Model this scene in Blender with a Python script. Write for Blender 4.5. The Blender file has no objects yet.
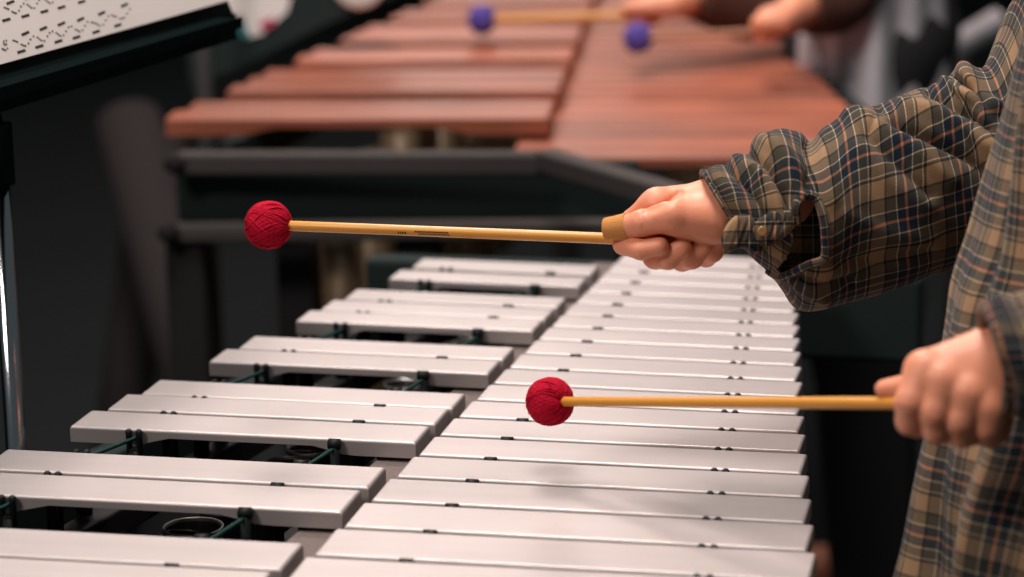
import bpy, math, random
import numpy as np
random.seed(7)
rng = np.random.default_rng(7)
SC = bpy.context.scene
COL = SC.collection
PI = math.pi
Z0 = 0.90                                    # height of the vibraphone's playing surface
# ------------------------------------------------------------------ camera frame (pixel + distance -> point)
CAM = np.array([0.51281, -1.39082, 0.57441 + Z0]); YAW, PIT, ROL = -0.22032, 0.23523, -0.01541
F = math.exp(7.86801); PX, PY = 512 + 12.362, 288.5 + 2.057
_cy, _sy, _cp, _sp = math.cos(YAW), math.sin(YAW), math.cos(PIT), math.sin(PIT)
FW = np.array([_sy * _cp, _cy * _cp, -_sp]); _r = np.array([_cy, -_sy, 0.0]); _u = np.cross(_r, FW)
RT = math.cos(ROL) * _r + math.sin(ROL) * _u
UP = -math.sin(ROL) * _r + math.cos(ROL) * _u
def at(a, b, w): return CAM + w * (FW + (a - PX) / F * RT - (b - PY) / F * UP)
def onz(a, b, z):
    d = FW + (a - PX) / F * RT - (b - PY) / F * UP
    return CAM + d * ((z - CAM[2]) / d[2])
def proj(P):
    d = np.asarray(P) - CAM; w = d @ FW
    return PX + F * (d @ RT) / w, PY - F * (d @ UP) / w, w

# ------------------------------------------------------------------ object helpers
def tag(o, label=None, cat=None, group=None, kind=None):
    if label: o['label'] = label
    if cat: o['category'] = cat
    if group: o['group'] = group
    if kind: o['kind'] = kind
    return o
def empty(name, loc, label, cat, group=None):
    o = bpy.data.objects.new(name, None); COL.objects.link(o)
    o.location = tuple(float(c) for c in loc); o.empty_display_size = .05
    return tag(o, label, cat, group)
def link(name, me, mat=None, parent=None):
    o = bpy.data.objects.new(name, me); COL.objects.link(o)
    if mat is not None: me.materials.append(mat)
    if parent is not None:
        o.parent = parent
        w = parent.location.copy(); p = parent.parent
        while p is not None: w += p.location; p = p.parent
        o.location = -w if False else (0, 0, 0)
        o.matrix_parent_inverse.identity()
        o.location = (-w.x, -w.y, -w.z)
    return o
class MB:
    """collects vertices and faces of ONE mesh"""
    def __init__(s): s.v = []; s.f = []; s.uv = {}
    def add(s, V, Fc):
        b = len(s.v); s.v += [tuple(float(c) for c in p) for p in V]; s.f += [tuple(i + b for i in q) for q in Fc]; return b
    def box(s, c, d, ax=None):
        c = np.array(c, float); d = np.array(d, float) / 2
        A = np.eye(3) if ax is None else np.array(ax, float)
        V = [c + A[0] * d[0] * i + A[1] * d[1] * j + A[2] * d[2] * k for i in (-1, 1) for j in (-1, 1) for k in (-1, 1)]
        s.add(V, [(0, 1, 3, 2), (4, 6, 7, 5), (0, 4, 5, 1), (2, 3, 7, 6), (0, 2, 6, 4), (1, 5, 7, 3)])
    def tube(s, pts, rad, n=12, cap=True, closed=False):
        P = [np.array(p, float) for p in pts]; m = len(P)
        R_ = [rad] * m if np.isscalar(rad) else list(rad)
        T = [P[(i + 1) % m if closed else min(i + 1, m - 1)] - P[(i - 1) if closed else max(i - 1, 0)] for i in range(m)]
        T = [t / (np.linalg.norm(t) + 1e-12) for t in T]
        a = np.array([0, 0, 1.0]) if abs(T[0][2]) < .9 else np.array([1.0, 0, 0])
        N = np.cross(T[0], a); N /= np.linalg.norm(N); V = []
        for i in range(m):
            N = N - T[i] * (N @ T[i]); N /= np.linalg.norm(N); B = np.cross(T[i], N)
            V += [P[i] + R_[i] * (math.cos(2 * PI * k / n) * N + math.sin(2 * PI * k / n) * B) for k in range(n)]
        Fc = []
        for i in range(m if closed else m - 1):
            j = (i + 1) % m
            Fc += [(i * n + k, i * n + (k + 1) % n, j * n + (k + 1) % n, j * n + k) for k in range(n)]
        if cap and not closed:
            Fc += [tuple(range(n))[::-1], tuple((m - 1) * n + k for k in range(n))]
        s.add(V, Fc)
    def lathe(s, c, prof, n=32, ax=(0, 0, 1), caps=True):
        ax = np.array(ax, float); ax /= np.linalg.norm(ax)
        a = np.array([1.0, 0, 0]) if abs(ax[0]) < .9 else np.array([0, 1.0, 0])
        X = np.cross(ax, a); X /= np.linalg.norm(X); Y = np.cross(ax, X); c = np.array(c, float); V = []
        for (r, h) in prof: V += [c + ax * h + r * (math.cos(2 * PI * k / n) * X + math.sin(2 * PI * k / n) * Y) for k in range(n)]
        Fc = [(i * n + k, i * n + (k + 1) % n, (i + 1) * n + (k + 1) % n, (i + 1) * n + k) for i in range(len(prof) - 1) for k in range(n)]
        if caps: Fc += [tuple(range(n))[::-1], tuple((len(prof) - 1) * n + k for k in range(n))]
        s.add(V, Fc)
    def build(s, name, mat, parent=None, smooth=False, bevel=0):
        me = bpy.data.meshes.new(name); me.from_pydata(s.v, [], s.f); me.update()
        if smooth:
            me.polygons.foreach_set('use_smooth', [True] * len(me.polygons))
        o = link(name, me, mat, parent)
        if bevel:
            m = o.modifiers.new('b', 'BEVEL'); m.width = bevel; m.segments = 2; m.limit_method = 'ANGLE'
        return o

# ------------------------------------------------------------------ materials
def mat(name, col, rough=.5, metal=0, spec=.5, var=0, vscale=20, bump=0, bscale=200, coat=0, sss=0, sheen=0, emit=None):
    m = bpy.data.materials.new(name); m.use_nodes = True; nt = m.node_tree; b = nt.nodes['Principled BSDF']
    b.inputs['Base Color'].default_value = (*col, 1); b.inputs['Roughness'].default_value = rough
    b.inputs['Metallic'].default_value = metal; b.inputs['Specular IOR Level'].default_value = spec
    b.inputs['Coat Weight'].default_value = coat
    if sheen: b.inputs['Sheen Weight'].default_value = sheen; b.inputs['Sheen Roughness'].default_value = .5
    if sss:
        b.inputs['Subsurface Weight'].default_value = sss; b.inputs['Subsurface Radius'].default_value = (1, .35, .2)
        b.inputs['Subsurface Scale'].default_value = .004
    tc = nt.nodes.new('ShaderNodeTexCoord')
    if var:
        n = nt.nodes.new('ShaderNodeTexNoise'); n.inputs['Scale'].default_value = vscale; n.inputs['Detail'].default_value = 4
        r = nt.nodes.new('ShaderNodeMapRange'); r.inputs[3].default_value = 1 - var; r.inputs[4].default_value = 1 + var
        mx = nt.nodes.new('ShaderNodeVectorMath'); mx.operation = 'SCALE'; mx.inputs[0].default_value = col
        nt.links.new(tc.outputs['Object'], n.inputs['Vector']); nt.links.new(n.outputs['Fac'], r.inputs[0])
        nt.links.new(r.outputs[0], mx.inputs['Scale']); nt.links.new(mx.outputs[0], b.inputs['Base Color'])
    if bump:
        n = nt.nodes.new('ShaderNodeTexNoise'); n.inputs['Scale'].default_value = bscale; n.inputs['Detail'].default_value = 3
        bp = nt.nodes.new('ShaderNodeBump'); bp.inputs['Strength'].default_value = bump; bp.inputs['Distance'].default_value = .002
        nt.links.new(tc.outputs['Object'], n.inputs['Vector']); nt.links.new(n.outputs['Fac'], bp.inputs['Height'])
        nt.links.new(bp.outputs[0], b.inputs['Normal'])
    if emit: b.inputs['Emission Color'].default_value = (*emit[0], 1); b.inputs['Emission Strength'].default_value = emit[1]
    return m
def stretch_mat(name, colA, colB, scale, rough, metal=0, blotch=0, bscale=8, spec=.5):
    """brushed metal or wood grain: noise stretched along local X"""
    m = mat(name, colA, rough, metal, spec); nt = m.node_tree; b = nt.nodes['Principled BSDF']; tc = nt.nodes['Texture Coordinate']
    mp = nt.nodes.new('ShaderNodeMapping'); mp.inputs['Scale'].default_value = scale
    n = nt.nodes.new('ShaderNodeTexNoise'); n.inputs['Scale'].default_value = 1; n.inputs['Detail'].default_value = 5
    oi = nt.nodes.new('ShaderNodeObjectInfo'); n.noise_dimensions = '4D'
    mu = nt.nodes.new('ShaderNodeMath'); mu.operation = 'MULTIPLY'; mu.inputs[1].default_value = 40
    nt.links.new(oi.outputs['Random'], mu.inputs[0]); nt.links.new(mu.outputs[0], n.inputs['W'])
    rp = nt.nodes.new('ShaderNodeMix'); rp.data_type = 'RGBA'; rp.inputs[6].default_value = (*colA, 1); rp.inputs[7].default_value = (*colB, 1)
    nt.links.new(tc.outputs['Object'], mp.inputs[0]); nt.links.new(mp.outputs[0], n.inputs['Vector'])
    nt.links.new(n.outputs['Fac'], rp.inputs[0])
    out = rp.outputs[2]
    if blotch:
        n2 = nt.nodes.new('ShaderNodeTexNoise'); n2.inputs['Scale'].default_value = bscale; n2.inputs['Detail'].default_value = 3; n2.noise_dimensions = '4D'
        nt.links.new(mu.outputs[0], n2.inputs['W']); nt.links.new(tc.outputs['Object'], n2.inputs['Vector'])
        mr = nt.nodes.new('ShaderNodeMapRange'); mr.inputs[1].default_value = .35; mr.inputs[2].default_value = .65; mr.inputs[3].default_value = 1 - blotch; mr.inputs[4].default_value = 1 + blotch * .4
        ad = nt.nodes.new('ShaderNodeMapRange'); ad.inputs[3].default_value = 1 - blotch * .7; ad.inputs[4].default_value = 1 + blotch * .7
        nt.links.new(oi.outputs['Random'], ad.inputs[0])
        ml = nt.nodes.new('ShaderNodeMath'); ml.operation = 'MULTIPLY'
        nt.links.new(n2.outputs['Fac'], mr.inputs[0]); nt.links.new(mr.outputs[0], ml.inputs[0]); nt.links.new(ad.outputs[0], ml.inputs[1])
        sc = nt.nodes.new('ShaderNodeVectorMath'); sc.operation = 'SCALE'
        nt.links.new(out, sc.inputs[0]); nt.links.new(ml.outputs[0], sc.inputs['Scale']); out = sc.outputs[0]
    nt.links.new(out, b.inputs['Base Color'])
    return m
def plaid_mat(name, period=.030, gain=1.0):
    m = bpy.data.materials.new(name); m.use_nodes = True; nt = m.node_tree; b = nt.nodes['Principled BSDF']
    b.inputs['Roughness'].default_value = .9; b.inputs['Sheen Weight'].default_value = .08; b.inputs['Specular IOR Level'].default_value = .15
    uv = nt.nodes.new('ShaderNodeUVMap'); uv.uv_map = 'UVMap'
    sx = nt.nodes.new('ShaderNodeSeparateXYZ')
    wob = nt.nodes.new('ShaderNodeTexNoise'); wob.inputs['Scale'].default_value = 14
    vm = nt.nodes.new('ShaderNodeVectorMath'); vm.operation = 'MULTIPLY_ADD'; vm.inputs[1].default_value = (.006, .006, 0)
    nt.links.new(uv.outputs[0], wob.inputs['Vector']); nt.links.new(wob.outputs['Color'], vm.inputs[0]); nt.links.new(uv.outputs[0], vm.inputs[2])
    nt.links.new(vm.outputs[0], sx.inputs[0])
    def ramp(sock, per):
        d = nt.nodes.new('ShaderNodeMath'); d.operation = 'DIVIDE'; d.inputs[1].default_value = per; nt.links.new(sock, d.inputs[0])
        fr = nt.nodes.new('ShaderNodeMath'); fr.operation = 'FRACT'; nt.links.new(d.outputs[0], fr.inputs[0])
        r = nt.nodes.new('ShaderNodeValToRGB'); r.color_ramp.interpolation = 'CONSTANT'
        tan = (.31, .185, .10); olv = (.058, .048, .033); navy = (.008, .015, .024); blk = (.006, .007, .007); cream = (.62, .47, .34); red = (.55, .12, .065)
        st = [(0, tan), (.24, blk), (.27, olv), (.44, cream), (.458, navy), (.59, red), (.615, tan), (.635, navy), (.77, cream), (.792, olv), (.935, cream), (.95, olv), (.97, blk)]
        el = r.color_ramp.elements
        el[0].position = 0; el[0].color = (*st[0][1], 1); el[1].position = st[1][0]; el[1].color = (*st[1][1], 1)
        for p, c in st[2:]:
            e = el.new(p); e.color = (*c, 1)
        nt.links.new(fr.outputs[0], r.inputs[0]); return r.outputs[0]
    a = ramp(sx.outputs[0], period); c = ramp(sx.outputs[1], period * 1.08)
    # twill: threads of warp and weft alternate on a fine diagonal
    wv = nt.nodes.new('ShaderNodeTexWave'); wv.inputs['Scale'].default_value = 260; wv.bands_direction = 'DIAGONAL'
    nt.links.new(uv.outputs[0], wv.inputs['Vector'])
    mr = nt.nodes.new('ShaderNodeMapRange'); mr.inputs[3].default_value = .3; mr.inputs[4].default_value = .7
    nt.links.new(wv.outputs['Fac'], mr.inputs[0])
    mx = nt.nodes.new('ShaderNodeMix'); mx.data_type = 'RGBA'
    nt.links.new(mr.outputs[0], mx.inputs[0]); nt.links.new(a, mx.inputs[6]); nt.links.new(c, mx.inputs[7])
    pm = nt.nodes.new('ShaderNodeVectorMath'); pm.operation = 'MULTIPLY'; nt.links.new(a, pm.inputs[0]); nt.links.new(c, pm.inputs[1])
    gm = nt.nodes.new('ShaderNodeGamma'); gm.inputs[1].default_value = .5; nt.links.new(pm.outputs[0], gm.inputs[0])
    m3 = nt.nodes.new('ShaderNodeMix'); m3.data_type = 'RGBA'; m3.inputs[0].default_value = .6
    nt.links.new(mx.outputs[2], m3.inputs[6]); nt.links.new(gm.outputs[0], m3.inputs[7]); mx = m3
    ns = nt.nodes.new('ShaderNodeTexNoise'); ns.inputs['Scale'].default_value = 900
    nt.links.new(uv.outputs[0], ns.inputs['Vector'])
    m2 = nt.nodes.new('ShaderNodeMapRange'); m2.inputs[3].default_value = .7 * gain; m2.inputs[4].default_value = 1.3 * gain
    nt.links.new(ns.outputs['Fac'], m2.inputs[0])
    sc = nt.nodes.new('ShaderNodeVectorMath'); sc.operation = 'SCALE'
    nt.links.new(mx.outputs[2], sc.inputs[0]); nt.links.new(m2.outputs[0], sc.inputs['Scale']); nt.links.new(sc.outputs[0], b.inputs['Base Color'])
    bp = nt.nodes.new('ShaderNodeBump'); bp.inputs['Strength'].default_value = .25; bp.inputs['Distance'].default_value = .001
    nt.links.new(ns.outputs['Fac'], bp.inputs['Height']); nt.links.new(bp.outputs[0], b.inputs['Normal'])
    return m
M = {}
M['bar'] = stretch_mat('brushed_aluminium', (.52, .465, .45), (.43, .38, .367), (3, 90, 90), .42, .42, .07, 9)
M['rosewood'] = stretch_mat('rosewood', (.52, .155, .08), (.22, .055, .03), (4, 60, 60), .42, 0, .34, 4)
M['black'] = mat('black_painted_steel', (.017, .026, .025), .8, spec=.12)
M['matte'] = mat('matte_black', (.0045, .008, .008), .95, spec=0)
M['rubber'] = mat('black_rubber', (.004, .007, .007), .6, spec=.3)
M['cord'] = mat('dark_green_cord', (.004, .035, .03), .7, spec=.2, bump=.3, bscale=900)
M['rail'] = mat('dark_rail', (.014, .013, .013), .7, spec=.3)
M['felt'] = mat('grey_felt', (.15, .115, .105), .95, var=.35, vscale=260, bump=.4, bscale=500)
M['tube'] = mat('resonator_black', (.02, .021, .022), .35, .3)
M['rim'] = mat('resonator_rim', (.22, .21, .20), .35, .9)
M['disc'] = mat('fan_disc', (.30, .26, .24), .28, .9)
M['greyrail'] = mat('grey_rail', (.052, .044, .041), .75, .0, .2)
M['gold'] = mat('brass_tube', (.13, .085, .045), .5, .4)
M['chrome'] = mat('chrome', (.55, .56, .58), .12, 1)
M['paper'] = mat('paper', (.78, .70, .66), .85, var=.04, vscale=8)
M['ink'] = mat('ink', (.02, .018, .018), .8)
M['floor'] = mat('stage_floor', (.0085, .0115, .0118), .9, spec=.15, var=.35, vscale=1.4)
M['drape'] = mat('black_drape', (.010, .0125, .0125), .95, var=.3, vscale=2)
M['rattan'] = stretch_mat('rattan', (.74, .34, .055), (.60, .24, .035), (5, 400, 400), .35)
M['yarn'] = mat('crimson_yarn', (.45, .006, .026), .9, spec=.1, var=.4, vscale=260, bump=.5, bscale=700)
M['yarn2'] = mat('violet_yarn', (.09, .055, .34), .85, var=.2, vscale=200, bump=.4, bscale=700, sheen=.2)
M['skin'] = mat('skin', (.80, .315, .185), .46, var=.08, vscale=34, bump=.12, bscale=420, sss=.35, spec=.4)
M['tape'] = mat('athletic_tape', (.58, .255, .075), .8, spec=.15, bump=.3, bscale=900)
M['plaid'] = plaid_mat('plaid_flannel', .045, .92)
M['plaid2'] = plaid_mat('plaid_flannel_cuff', .042)
M['trousers'] = mat('dark_trousers', (.018, .016, .018), .9)
M['tee'] = mat('black_tee', (.012, .012, .014), .9)
M['hair'] = mat('dark_hair', (.025, .014, .009), .5)
M['greycloth'] = mat('grey_cloth', (.50, .46, .48), .9, var=.6, vscale=9)
M['browncloth'] = mat('brown_cloth', (.085, .028, .018), .9)
M['birch'] = mat('birch', (.42, .19, .10), .5)
M['dimgrey'] = mat('dim_grey_metal', (.026, .022, .022), .9, spec=.05)
M['button'] = mat('horn_button', (.30, .15, .06), .3)

# ------------------------------------------------------------------ the room
def struct(name, mb, m): return tag(mb.build(name, m), kind='structure')
b = MB(); b.box((-.5, 3.5, -.05), (16, 16, .1)); struct('floor', b, M['floor'])
def drape(p0, p1, h):
    p0, p1 = np.array(p0, float), np.array(p1, float); L = np.linalg.norm(p1 - p0); t = (p1 - p0) / L; n = np.array([-t[1], t[0]])
    k = int(L / .05); V = []; Fc = []
    for i in range(k + 1):
        s = i * L / k; q = p0 + t * s + n * (.06 * math.sin(s * 14) + .03 * math.sin(s * 5.3 + 1))
        V += [(q[0], q[1], 0), (q[0], q[1], h)]
        if i: Fc.append((2 * i - 2, 2 * i, 2 * i + 1, 2 * i - 1))
    m = MB(); m.add(V, Fc); return m
struct('wall_back', drape((-8, 10.5), (7, 10.5), 4.5), M['drape'])
struct('wall_left', drape((-7.6, -3), (-7.6, 10.5), 4.5), M['drape'])

# ------------------------------------------------------------------ a keyboard bar: rounded top edges, arch hollowed below
def bar_mesh(L, w, t, ch, arch=.5, n0=.2):
    """bar along +X from 0 to L, centred on Y, top at z=0"""
    prof = [(-w / 2, -t), (-w / 2, -ch)] + [(-w / 2 + ch * (1 - math.cos(a)), -ch + ch * math.sin(a)) for a in (PI / 6, PI / 3, PI / 2)]
    prof = prof + [(-y, z) for y, z in prof[::-1]]
    xs = [0, ch * .3, ch] + [L * k / 24 for k in range(1, 24)] + [L - ch, L - ch * .3, L]
    V = []; n = len(prof)
    for x in xs:
        e = min(x, L - x); dz = 0 if e >= ch else ch * (1 - math.sqrt(max(0, 1 - (1 - e / ch) ** 2)))
        a = (x / L - n0) / (1 - 2 * n0); tt = t
        if 0 < a < 1: tt = t * (1 - arch * min(1, 2.2 * math.sin(PI * a)) ** 1.0)
        for (y, z) in prof:
            zz = -tt if z == -t else z - dz
            V.append((x, y, min(zz, -dz)))
    Fc = [(i * n + k, i * n + (k + 1) % n, (i + 1) * n + (k + 1) % n, (i + 1) * n + k) for i in range(len(xs) - 1) for k in range(n)]
    Fc += [tuple(range(n)), tuple((len(xs) - 1) * n + k for k in range(n))[::-1]]
    Fc = [f[::-1] for f in Fc]
    me = bpy.data.meshes.new('bar'); me.from_pydata(V, [], Fc); me.update()
    return me
NAT = [(0.0018,0.3671,0.0321,0.0582,0.0303),(0.0053,0.3581,0.0955,0.0566,0.0267),(0.0086,0.3494,0.1573,0.0552,0.0231),(0.0118,0.3411,0.2178,0.0538,0.0197),(0.0149,0.3329,0.2771,0.0528,0.0163),(0.0179,0.3250,0.3352,0.0514,0.0130),(0.0208,0.3174,0.3916,0.0495,0.0097),(0.0235,0.3102,0.4460,0.0473,0.0066),(0.0261,0.3033,0.4983,0.0454,0.0036),(0.0286,0.2966,0.5492,0.0444,0.0007),(0.0311,0.2901,0.5995,0.0442,-0.0022),(0.0334,0.2837,0.6494,0.0437,-0.0051),(0.0357,0.2774,0.6987,0.0429,-0.0079),(0.0380,0.2712,0.7472,0.0420,-0.0107),(0.0401,0.2653,0.7947,0.0409,-0.0134),(0.0422,0.2595,0.8409,0.0397,-0.0160),(0.0442,0.2539,0.8862,0.0389,-0.0186),(0.0462,0.2485,0.9309,0.0384,-0.0212),(0.0481,0.2431,0.9754,0.0385,-0.0237),(0.0500,0.2377,1.0200,0.0387,-0.0263),(0.0519,0.2324,1.0645,0.0384,-0.0288),(0.0537,0.2272,1.1087,0.0379,-0.0314)]
ACC = [(-0.3543,-0.0079,0.0629,0.0567,0.0285),(-0.3407,-0.0044,0.1255,0.0552,0.0250),(-0.3275,-0.0010,0.1845,0.0538,0.0215),(-0.3017,0.0052,0.3051,0.0515,0.0147),(-0.2893,0.0082,0.3616,0.0498,0.0114),(-0.2656,0.0136,0.4731,0.0458,0.0051),(-0.2545,0.0161,0.5234,0.0443,0.0022),(-0.2435,0.0185,0.5692,0.0437,-0.0007),(-0.2218,0.0232,0.6740,0.0428,-0.0064),(-0.2111,0.0254,0.7208,0.0419,-0.0092),(-0.1905,0.0295,0.8197,0.0398,-0.0146),(-0.1805,0.0315,0.8628,0.0388,-0.0173),(-0.1707,0.0333,0.9081,0.0382,-0.0198),(-0.1513,0.0369,0.9928,0.0381,-0.0249),(-0.1416,0.0387,1.0452,0.0381,-0.0275)]
def place_bar(parent, xl, xr, yc, w, s, z, m, t=.0127, ch=.0019, origin=None, ex=None, ey=None, arch=.5, rot=0.0):
    me = bar_mesh(xr - xl, w, t, ch, arch); o = link('bar', me, m, parent)
    c = parent.location
    if ex is None: p = np.array([xl, yc + s * xl, z])
    else: p = origin + ex * xl + ey * yc; p[2] = z
    o.location = (p[0] - c.x, p[1] - c.y, p[2] - c.z); o.rotation_euler = (0, 0, math.atan(s) + rot)
    return o
vib = empty('vibraphone', (0, .6, 0), 'silver vibraphone with two rows of aluminium bars, below the red mallets', 'vibraphone')
for (a, c, y, w, s) in NAT: place_bar(vib, a, c, y, w, s, Z0, M['bar'])
for (a, c, y, w, s) in ACC: place_bar(vib, a, c, y, w, s, Z0, M['bar'])
def node(bar, fr): a, c, y, w, s = bar; x = a + (c - a) * fr; return x, y + s * x
def gaps(row):
    """centre lines of the spaces before, between and after the bars of a row"""
    out = []
    for i, bb in enumerate(row):
        y0 = bb[2] - bb[3] / 2 - .003
        if i and y0 - (row[i - 1][2] + row[i - 1][3] / 2) > .012:
            out.append((row[i - 1], row[i - 1][2] + row[i - 1][3] / 2 + .003)); out.append((bb, y0 - .001))
        else: out.append((bb, y0))
    out.append((row[-1], row[-1][2] + row[-1][3] / 2 + .003))
    return out
for row, outer, inner in ((NAT, .795, .195), (ACC, .195, .775)):
    for fr, kind in ((outer, 'pair'), (inner, 'single')):
        line = []
        for bb, yg in gaps(row):
            x = bb[0] + (bb[1] - bb[0]) * fr; y = yg + bb[4] * x
            m = MB()
            if kind == 'pair':
                for dx in (-.0042, .0042):
                    m.tube([(x + dx, y, Z0 - .05), (x + dx, y, Z0 - .004), (x + dx, y, Z0 - .0004), (x + dx, y, Z0 + .0012)], [.0024, .0024, .0030, .0014], 10)
                m.tube([(x - .0042, y, Z0 - .016), (x + .0042, y, Z0 - .016)], .0026, 8)
                m.tube([(x, y, Z0 - .055), (x, y, Z0 - .016)], .0045, 10)
            else:
                m.tube([(x - .0045, y, Z0 - .0028), (x + .0045, y, Z0 - .0028)], .0042, 12)
                m.tube([(x, y, Z0 - .055), (x, y, Z0 - .002)], .0036, 10)
            m.build('cord_post', M['rubber'], vib, smooth=True)
            line.append((x, y, Z0 - .0065))
        m = MB(); m.tube(line, .0017, 8); m.build('suspension_cord', M['cord'], vib, smooth=True)
        # the rail carrying the posts
        a, z_ = np.array(line[0]), np.array(line[-1]); a[2] = z_[2] = Z0 - .062; d = (z_ - a) / np.linalg.norm(z_ - a)
        a = a - d * .04; z_ = z_ + d * .03
        m = MB(); m.box((a + z_) / 2, (.022, np.linalg.norm(z_ - a), .022), (np.cross(d, (0, 0, 1)), d, (0, 0, 1)))
        m.build('post_rail', M['rail'], vib, bevel=.002)
# damper bar with felt between the two rows
m = MB(); m.box((.004, .57, Z0 - .030), (.045, 1.16, .010), ((math.cos(.052), -math.sin(.052), 0), (math.sin(.052), math.cos(.052), 0), (0, 0, 1)))
dm = m.build('damper_bar', M['rail'], vib, bevel=.001)
m = MB(); m.box((.006, .57, Z0 - .0205), (.038, 1.15, .009), ((math.cos(.052), -math.sin(.052), 0), (math.sin(.052), math.cos(.052), 0), (0, 0, 1)))
m.build('damper_felt', M['felt'], vib, bevel=.002)
# resonator tubes with rims and fan discs
def resonator(x, y, r, h):
    n = 28; m = MB()
    m.lathe((x, y, Z0 - .046), [(r, -h), (r, 0), (r - .0012, 0), (r - .0012, -h)], n, caps=False)
    t = m.build('resonator', M['tube'], vib, smooth=False)
    m = MB(); m.lathe((x, y, Z0 - .046), [(r + .0004, -.003), (r + .0006, .0005), (r - .001, .0008), (r - .0018, -.002)], n, caps=False)
    rm = m.build('rim', M['rim'], t, smooth=True)
    m = MB(); a = .5; ax = np.array([0, math.sin(a), math.cos(a)])
    m.lathe((x, y, Z0 - .052), [(.001, -.0006), (r * .88, -.0006), (r * .88, .0006), (.001, .0006)], 24, ax)
    m.tube([(x - r, y, Z0 - .052), (x + r, y, Z0 - .052)], .0022, 8)
    m.build('fan_disc', M['disc'], t)
for i, bb in enumerate(NAT):
    x, y = node(bb, .5); resonator(x, y, bb[3] * .45, .42 - .014 * i)
accy = [ACC[0], ACC[1], ACC[2]] ; full = []
for i in range(len(ACC)):
    full.append(ACC[i])
    if i + 1 < len(ACC) and ACC[i + 1][2] - ACC[i][2] > 1.5 * ACC[i][3]:
        full.append(tuple((p + q) / 2 for p, q in zip(ACC[i], ACC[i + 1])))
for i, bb in enumerate(full):
    x, y = node(bb, .52); resonator(x, y, bb[3] * .45, .40 - .012 * i)
# frame
m = MB(); m.box((.262, .55, Z0 - .10), (.03, 1.30, .05), ((math.cos(.11), math.sin(.11), 0), (-math.sin(.11), math.cos(.11), 0), (0, 0, 1))); m.build('side_rail', M['black'], vib, bevel=.004)
m = MB(); m.box((-.315, .55, Z0 - .095), (.03, 1.30, .05), ((math.cos(.20), -math.sin(.20), 0), (math.sin(.20), math.cos(.20), 0), (0, 0, 1))); m.build('side_rail', M['black'], vib, bevel=.004)
m = MB(); m.box((.055, 1.20, Z0 - .075), (.58, .035, .09)); m.build('end_panel', M['black'], vib, bevel=.006)
m = MB(); m.box((.01, -.09, Z0 - .075), (.92, .035, .09)); m.build('end_panel', M['black'], vib, bevel=.006)
for (x, y) in ((-.16, 1.20), (.17, 1.20), (-.40, -.09), (.42, -.09)):
    m = MB(); m.tube([(x, y, .06), (x, y, Z0 - .11)], .017, 14); lg = m.build('leg', M['black'], vib, smooth=True)
    m = MB(); m.lathe((x - .015, y, .045), [(.02, 0), (.045, .002), (.045, .028), (.02, .03)], 20, (1, 0, 0)); m.build('wheel', M['rubber'], lg)
m = MB(); m.tube([(-.16, 1.20, .2), (.17, 1.20, .2)], .012); m.tube([(-.40, -.09, .2), (.42, -.09, .2)], .012); m.tube([(.055, 1.2, .2), (.01, -.09, .2)], .012)
m.build('cross_brace', M['black'], vib, smooth=True)
m = MB(); m.tube([(.02, .5, .2), (.02, .5, .7)], .006); m.build('pedal_rod', M['chrome'], vib); 
m = MB(); m.box((.12, .5, .05), (.30, .08, .02)); m.build('pedal', M['rail'], vib, bevel=.004)

# ------------------------------------------------------------------ marimba behind
mo = onz(505, 158, Z0); mth = math.radians(8.5)
mey = np.array([-math.sin(mth), math.cos(mth), 0]); mex = np.array([mey[1], -mey[0], 0])
mar = empty('marimba', (mo[0], mo[1] + .9, 0), 'reddish brown rosewood marimba standing beyond the silver vibraphone', 'marimba')
mY = [0.0]
NM = 34
for i in range(NM): mY.append(mY[-1] + .072 - .024 * i / NM)
for i in range(NM):
    yc = (mY[i] + mY[i + 1]) / 2; w = mY[i + 1] - mY[i] - .013
    place_bar(mar, .004 + .032 * yc, .47 - .115 * yc, yc, w, 0, Z0, M['rosewood'], .022, .003, mo, mex, mey, .45, mth)
pat = {1, 2, 4, 5, 6}
for i in range(1, NM):
    if (i - 1) % 7 in pat:
        yc = mY[i]; w = (mY[i + 1] - mY[i - 1]) / 2 - .012
        place_bar(mar, -.46 + .185 * yc, .045 + .005 * yc, yc, w, 0, Z0 + .03, M['rosewood'], .022, .003, mo, mex, mey, .45, mth)
def mp(x, y, z): p = mo + mex * x + mey * y; return np.array([p[0], p[1], z])
AX = (mex, mey, np.array([0, 0, 1.0]))
for i in range(0, NM, 1):
    if (i - 1) % 7 in pat:
        m = MB(); p = mp(-.20 + .09 * mY[i], mY[i], Z0 - .03); m.lathe(p, [(.026, -.32), (.026, 0), (.024, 0), (.024, -.32)], 18, caps=False)
        m.build('resonator', M['gold'], mar, smooth=True)
    m = MB(); p = mp(.24 - .03 * mY[i], mY[i] + .035, Z0 - .05); m.lathe(p, [(.026, -.40), (.026, 0), (.024, 0), (.024, -.40)], 18, caps=False)
    m.build('resonator', M['gold'], mar, smooth=True)
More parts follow.
